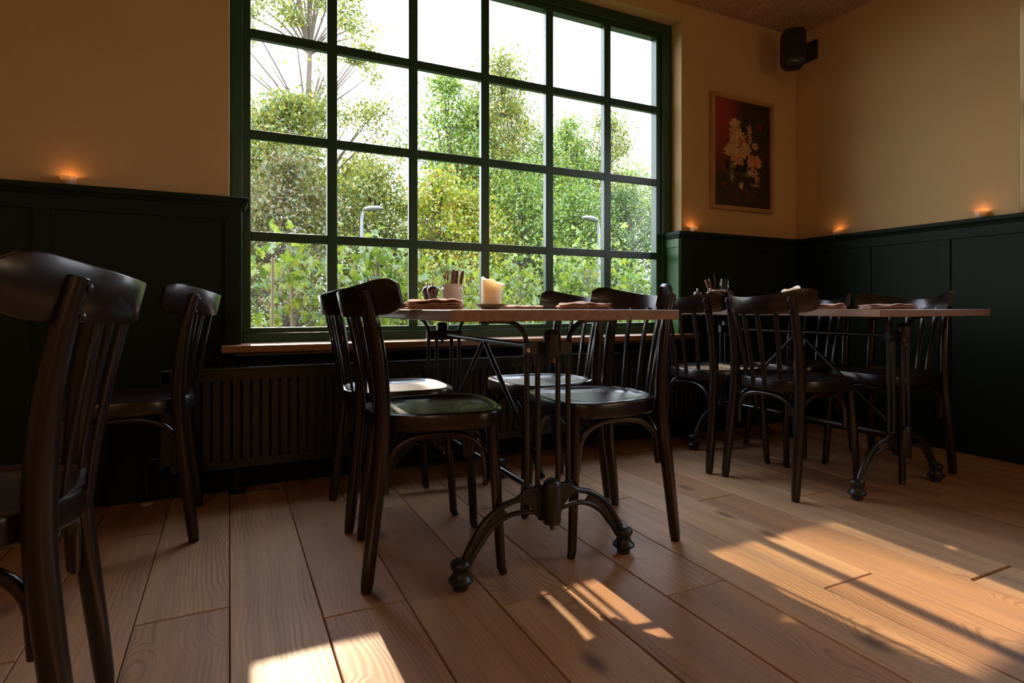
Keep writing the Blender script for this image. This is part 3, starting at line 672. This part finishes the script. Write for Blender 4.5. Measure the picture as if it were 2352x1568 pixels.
# ------------------------------------------------------------------ loudspeaker
t = empty('loudspeaker', (3.225, 2.53, 2.405), R(-38)); tag(t, 'small black loudspeaker hung in the ceiling corner', 'speaker')
b = MB(); rr = []
for z, k in ((-.118, .60), (-.112, .72), (-.085, .95), (-.05, 1), (.085, 1), (.108, .93), (.122, .80)):
    rr.append([(.072*k*math.copysign(abs(math.cos(a))**.55, math.cos(a)), .066*k*math.copysign(abs(math.sin(a))**.55, math.sin(a)), z) for a in [2*PI*j/28 for j in range(28)]])
b.rings(rr).build('cabinet', 'black', t)
b = MB()
for z in range(-8, 11): b.box(-.060, .060, -.0695, -.066, z*.009, z*.009+.005)
b.build('grille', 'black', t)
MB().box(-.018, .018, -.0640, -.0595, -.093, -.088).build('badge', 'badge', t)
b = MB().tube([(0, .05, .02), (.06, .14, .05), (.12, .20, .06)], .012, 10); b.build('arm', 'black', t)
o = MB().box(-.012, .0, -.055, .055, -.065, .065).build('wall_plate', 'black', t, bevel=.004); o.matrix_world = Matrix.Identity(4)
o.location = Matrix.Rotation(R(38), 3, 'Z') @ (Vector((RX, 2.625, 2.49))-Vector((3.225, 2.53, 2.405))); o.rotation_euler = (0, 0, R(38))

# ------------------------------------------------------------------ outside
struct(MB().box(-40, 60, -30, 80, -.35, -.15).build('ground', 'grass', smooth=False), 'grassy ground outside the window')
rng = np.random.default_rng(5)
def leaves_obj(name, centers, size, m, parent, shape='diamond', prune=True):
    c = np.asarray(centers, float)
    if prune:
        k = (c[:, 1]-2.86)/SUN.y; hx = c[:, 0]-k*SUN.x; hz = c[:, 2]-k*SUN.z
        hit = (hx > -.05) & (hx < 2.5) & (hz > .60) & (hz < 1.14); keep = ~hit | (rng.random(len(c)) < .03)
        hit2 = (hx > -.05) & (hx < 2.5) & (hz > .60) & (hz < 2.5); keep &= ~hit2 | (rng.random(len(c)) < .9)
        c = c[keep]
    n = len(c)
    if shape == 'diamond': L = np.array([(0, -.5, 0), (.32, -.05, .10), (0, .55, 0), (-.32, -.05, .10)]); F = [(0, 1, 2), (0, 2, 3)]
    else:
        ang = [-90, -62, -18, 2, 28, 50, 70, 90, 110, 130, 152, 178, 198, 242]; rad = [.06, .52, .62, .36, .66, .40, .62, .82, .62, .40, .66, .36, .62, .52]
        L = np.array([(0, 0, .05)]+[(math.cos(R(a))*q*.62, math.sin(R(a))*q*.62, -.16*q*q) for a, q in zip(ang, rad)]); F = [(0, i+1, (i+1) % 14+1) for i in range(14)]
    # random orientations
    u = rng.normal(size=(n, 3)); u /= np.linalg.norm(u, axis=1)[:, None]; u[:, 2] = np.abs(u[:, 2])*.8+.1; u /= np.linalg.norm(u, axis=1)[:, None]
    r0 = rng.normal(size=(n, 3)); a = np.cross(u, r0); a /= np.linalg.norm(a, axis=1)[:, None]; bb = np.cross(u, a)
    s = size*(.65+.7*rng.random(n))[:, None, None]
    V = c[:, None, :]+s*(L[None, :, 0:1]*a[:, None, :]+L[None, :, 1:2]*bb[:, None, :]+L[None, :, 2:3]*u[:, None, :])
    nl = len(L); F = np.array(F); FF = (F[None]+(np.arange(n)*nl)[:, None, None]).reshape(-1, 3)
    me = bpy.data.meshes.new(name); me.vertices.add(n*nl); me.vertices.foreach_set('co', V.reshape(-1)); 
    me.loops.add(len(FF)*3); me.loops.foreach_set('vertex_index', FF.reshape(-1).astype(np.int32)); me.polygons.add(len(FF))
    me.polygons.foreach_set('loop_start', np.arange(0, len(FF)*3, 3, dtype=np.int32)); me.polygons.foreach_set('loop_total', np.full(len(FF), 3, dtype=np.int32)); me.update(calc_edges=True); me.validate()
    me.materials.append(LEAF[m]); o = bpy.data.objects.new(name, me); COL.objects.link(o); o.parent = parent
    return o
def tree(x, y, h, rad, z0, leaf, n, size, label, lean=0, clusters=40, sparse=.28, trunk=.10, kindname='tree', shape='diamond', cat='tree', group='trees outside the window', bark='bark', taper=.6, prune=True, rim=1.0):
    t = empty(kindname, (x, y, -.15)); tag(t, label, cat, group); r_ = random.Random(hash((round(x*10), round(y*10))) & 0xffff)
    hh = h+.15; zb = z0+.15
    tb = MB(); tp = [(lean*(i/6)**1.5+r_.uniform(-.04, .04)*hh*.1, r_.uniform(-.04, .04)*hh*.1, hh*.93*i/6) for i in range(7)]
    tb.tube(tp, [trunk*(1-.88*i/6) for i in range(7)], 8)
    cs = []
    for i in range(clusters):
        f = (i+.5)/clusters; zz = zb+(hh-zb)*f; prof = math.sin(PI*min(1, .12+.88*f)**taper)**.7 if taper < 1 else 1-f*.7
        a = r_.uniform(0, 2*PI); q = rad*prof*math.sqrt(r_.uniform(.05, 1))
        k = zz/(hh*.93)*6; tx = tp[min(6, int(k))]
        p = (tx[0]+q*math.cos(a), tx[1]+q*math.sin(a)*.8, zz+r_.uniform(-.1, .1)*rad)
        cs.append(p)
        s0 = max(0, min(5, int(k-.35))); st = tp[min(5, s0)]
        mid = ((st[0]+p[0])/2, (st[1]+p[1])/2, (st[2]+p[2])/2+.04*rad)
        tb.tube([st, mid, p], [trunk*.26, trunk*.16, trunk*.05], 5)
    tb.build('trunk', bark, t)
    cs = np.array(cs); idx = rng.integers(0, len(cs), n); sp_ = sparse*rad*(.6+.8*rng.random(len(cs)))
    P = cs[idx]+rng.normal(size=(n, 3))*sp_[idx][:, None]*np.array([1, 1, .62]); P[:, 2] = np.maximum(P[:, 2], .05)
    # leaves_obj wants world coordinates for the sun test
    o = leaves_obj('foliage', P+np.array([x, y, -.15]), size, leaf, t, shape, prune); o.location = (-x, -y, .15)
    return t
NEAR = 'leafy shrubs just outside the window'
def shrub(*a, **k): return tree(*a, kindname='shrub', cat='shrub', group=NEAR, shape='maple', trunk=.028, bark='stake', **k)
shrub(.40, 4.35, 1.33, .42, .05, 'fig', 620, .095, 'broad leaved shrub filling the lower left panes', clusters=24, sparse=.34)
shrub(1.02, 4.45, 1.27, .46, .0, 'fig', 800, .09, 'broad leaved shrub in the second column of panes from left', clusters=24, sparse=.34)
shrub(1.70, 4.6, 1.10, .45, .0, 'fig', 950, .07, 'leafy shrub behind the cutlery pot and candle', clusters=26, sparse=.34)
shrub(2.38, 4.7, 1.18, .50, .0, 'fig', 1150, .07, 'leafy shrub in the fourth column of panes from left', clusters=26, sparse=.34)
shrub(3.20, 4.8, 1.28, .52, .0, 'fig', 1300, .07, 'round topped shrub in the fifth column of panes from left', clusters=26, sparse=.34)
shrub(4.00, 5.1, 1.15, .50, .0, 'fig', 1100, .07, 'leafy shrub at the lower right panes', clusters=26, sparse=.34)
FAR = [
 (.95, 11.5, 4.75, 1.35, .8, 'olive', 17100, 0.074, 'olive and gold tree at the left edge of the window view', 1.0),
 (.75, 9.6, 3.05, 1.24, .1, 'rust', 12350, 0.059, 'rust brown bushy tree behind the left shrub', 1.0),
 (2.35, 10.5, 3.35, 1.30, .1, 'olive', 13300, 0.059, 'low olive green tree in the second column of panes', 1.0),
 (3.15, 9.2, 2.95, 1.03, .0, 'gold', 11400, 0.056, 'bright yellow autumn tree behind the second upright bar', 1.0),
 (3.95, 11.0, 5.35, 1.40, .6, 'green', 16150, 0.065, 'pale green tree filling the third column of panes', 1.0),
 (3.75, 9.3, 2.75, 1.16, .0, 'gold', 11400, 0.053, 'golden orange tree above the cutlery pot', 1.0),
 (5.35, 11.4, 6.2, 1.40, .6, 'olive', 17100, 0.065, 'tallest olive green tree in the fourth column of panes', 1.0),
 (4.85, 9.6, 3.4, 1.34, .0, 'green', 13300, 0.056, 'green tree behind the candle', 1.0),
 (6.45, 11.6, 4.75, 1.34, .2, 'green', 15200, 0.062, 'green tree between the fourth and fifth columns of panes', 1.0),
 (7.35, 11.9, 5.25, 1.16, .6, 'green', 14250, 0.062, 'narrow topped green tree in the fifth column of panes', 1.0),
 (6.60, 10.3, 3.2, 1.46, .0, 'green', 13300, 0.056, 'dense green tree behind the street lamp', 1.0),
 (4.70, 11.2, 5.15, 1.15, 0.8, 'olive', 11000, 0.065, 'gold flecked tree between the third and fourth columns of panes', 1.0),
 (6.00, 12.3, 5.60, 1.25, 0.8, 'olive', 13000, 0.065, 'olive tree right of the tallest one in the fourth column', 1.0),
 (7.9, 12.6, 5.0, 1.1, 0.8, 'gold', 9000, 0.062, 'yellow tinged tree behind the bar between fifth and sixth columns', 1.0),
 (8.55, 12.0, 5.55, 1.40, .6, 'olive', 17100, 0.062, 'gold tinged tree in the rightmost column of panes', 1.0),
 (8.05, 10.6, 3.3, 1.59, .0, 'dark', 13300, 0.056, 'dark green tree in the rightmost column of panes', 1.0),
 (.1, 14.5, 4.4, 1.73, .3, 'dark', 13300, 0.081, 'dark tree far behind at the left edge', 1.0),
 (3.0, 15.5, 4.3, 2.27, .2, 'dark', 17100, 0.087, 'dark tree far behind the second and third columns', 1.0),
 (6.3, 16.0, 4.9, 2.38, .2, 'dark', 17100, 0.087, 'dark tree far behind the fourth column', 1.0),
 (9.8, 16.5, 5.2, 2.48, .2, 'dark', 17100, 0.087, 'dark tree far behind the fifth column', 1.0),
 (12.8, 16.5, 5.6, 2.48, .2, 'green', 17100, 0.087, 'green tree far behind at the right edge', 1.0),
]
for x, y, h, rd, z0, lf, n, sz, lab, tp_ in FAR: tree(x, y, h, rd, z0, lf, n, sz, lab, clusters=85, sparse=.15, bark='barkd', trunk=.085)
tree(1.55, 13.2, 10.2, 1.75, 3.2, 'olive', 27000, .07, 'tall sparse tree with a straight grey trunk in the upper left panes', clusters=95, sparse=.11, trunk=.12)

o = MB().tube([(0, 0, -.15), (.0, 0, .55), (.004, 0, 1.06)], [.010, .009, .008], 8).build('garden_stake', 'stake'); o.location = (.22, 3.62, 0); tag(o, 'thin wooden stake standing among the leaves in the lower left pane', 'stake')
def street_lamp(x, y, h, rot, label, s=1):
    t = empty('street_lamp', (x, y, -.15), R(rot)); tag(t, label, 'street lamp', 'street lamps outside')
    MB().tube([(0, 0, 0), (0, 0, h), (-.03, 0, h+.13)], [.035*s, .028*s, .02*s], 10).build('pole', 'lampgrey', t)
    rr = []
    for x_, k, z_ in ((-.02, .3, 0), (-.06, .8, .015), (-.18, 1, .03), (-.30, .8, .035), (-.36, .3, .03)):
        rr.append([(x_*s, math.cos(2*PI*j/12)*.085*k*s, h+.13+z_*s+math.sin(2*PI*j/12)*.045*k*s) for j in range(12)])
    MB().rings(rr).build('lamp_head', 'lampgrey', t)
street_lamp(5.50, 8.0, 2.22, 10, 'grey street lamp on a thin pole in the fifth column of panes')
street_lamp(1.62, 8.0, 2.12, 155, 'grey street lamp head among leaves in the second column of panes', .8)
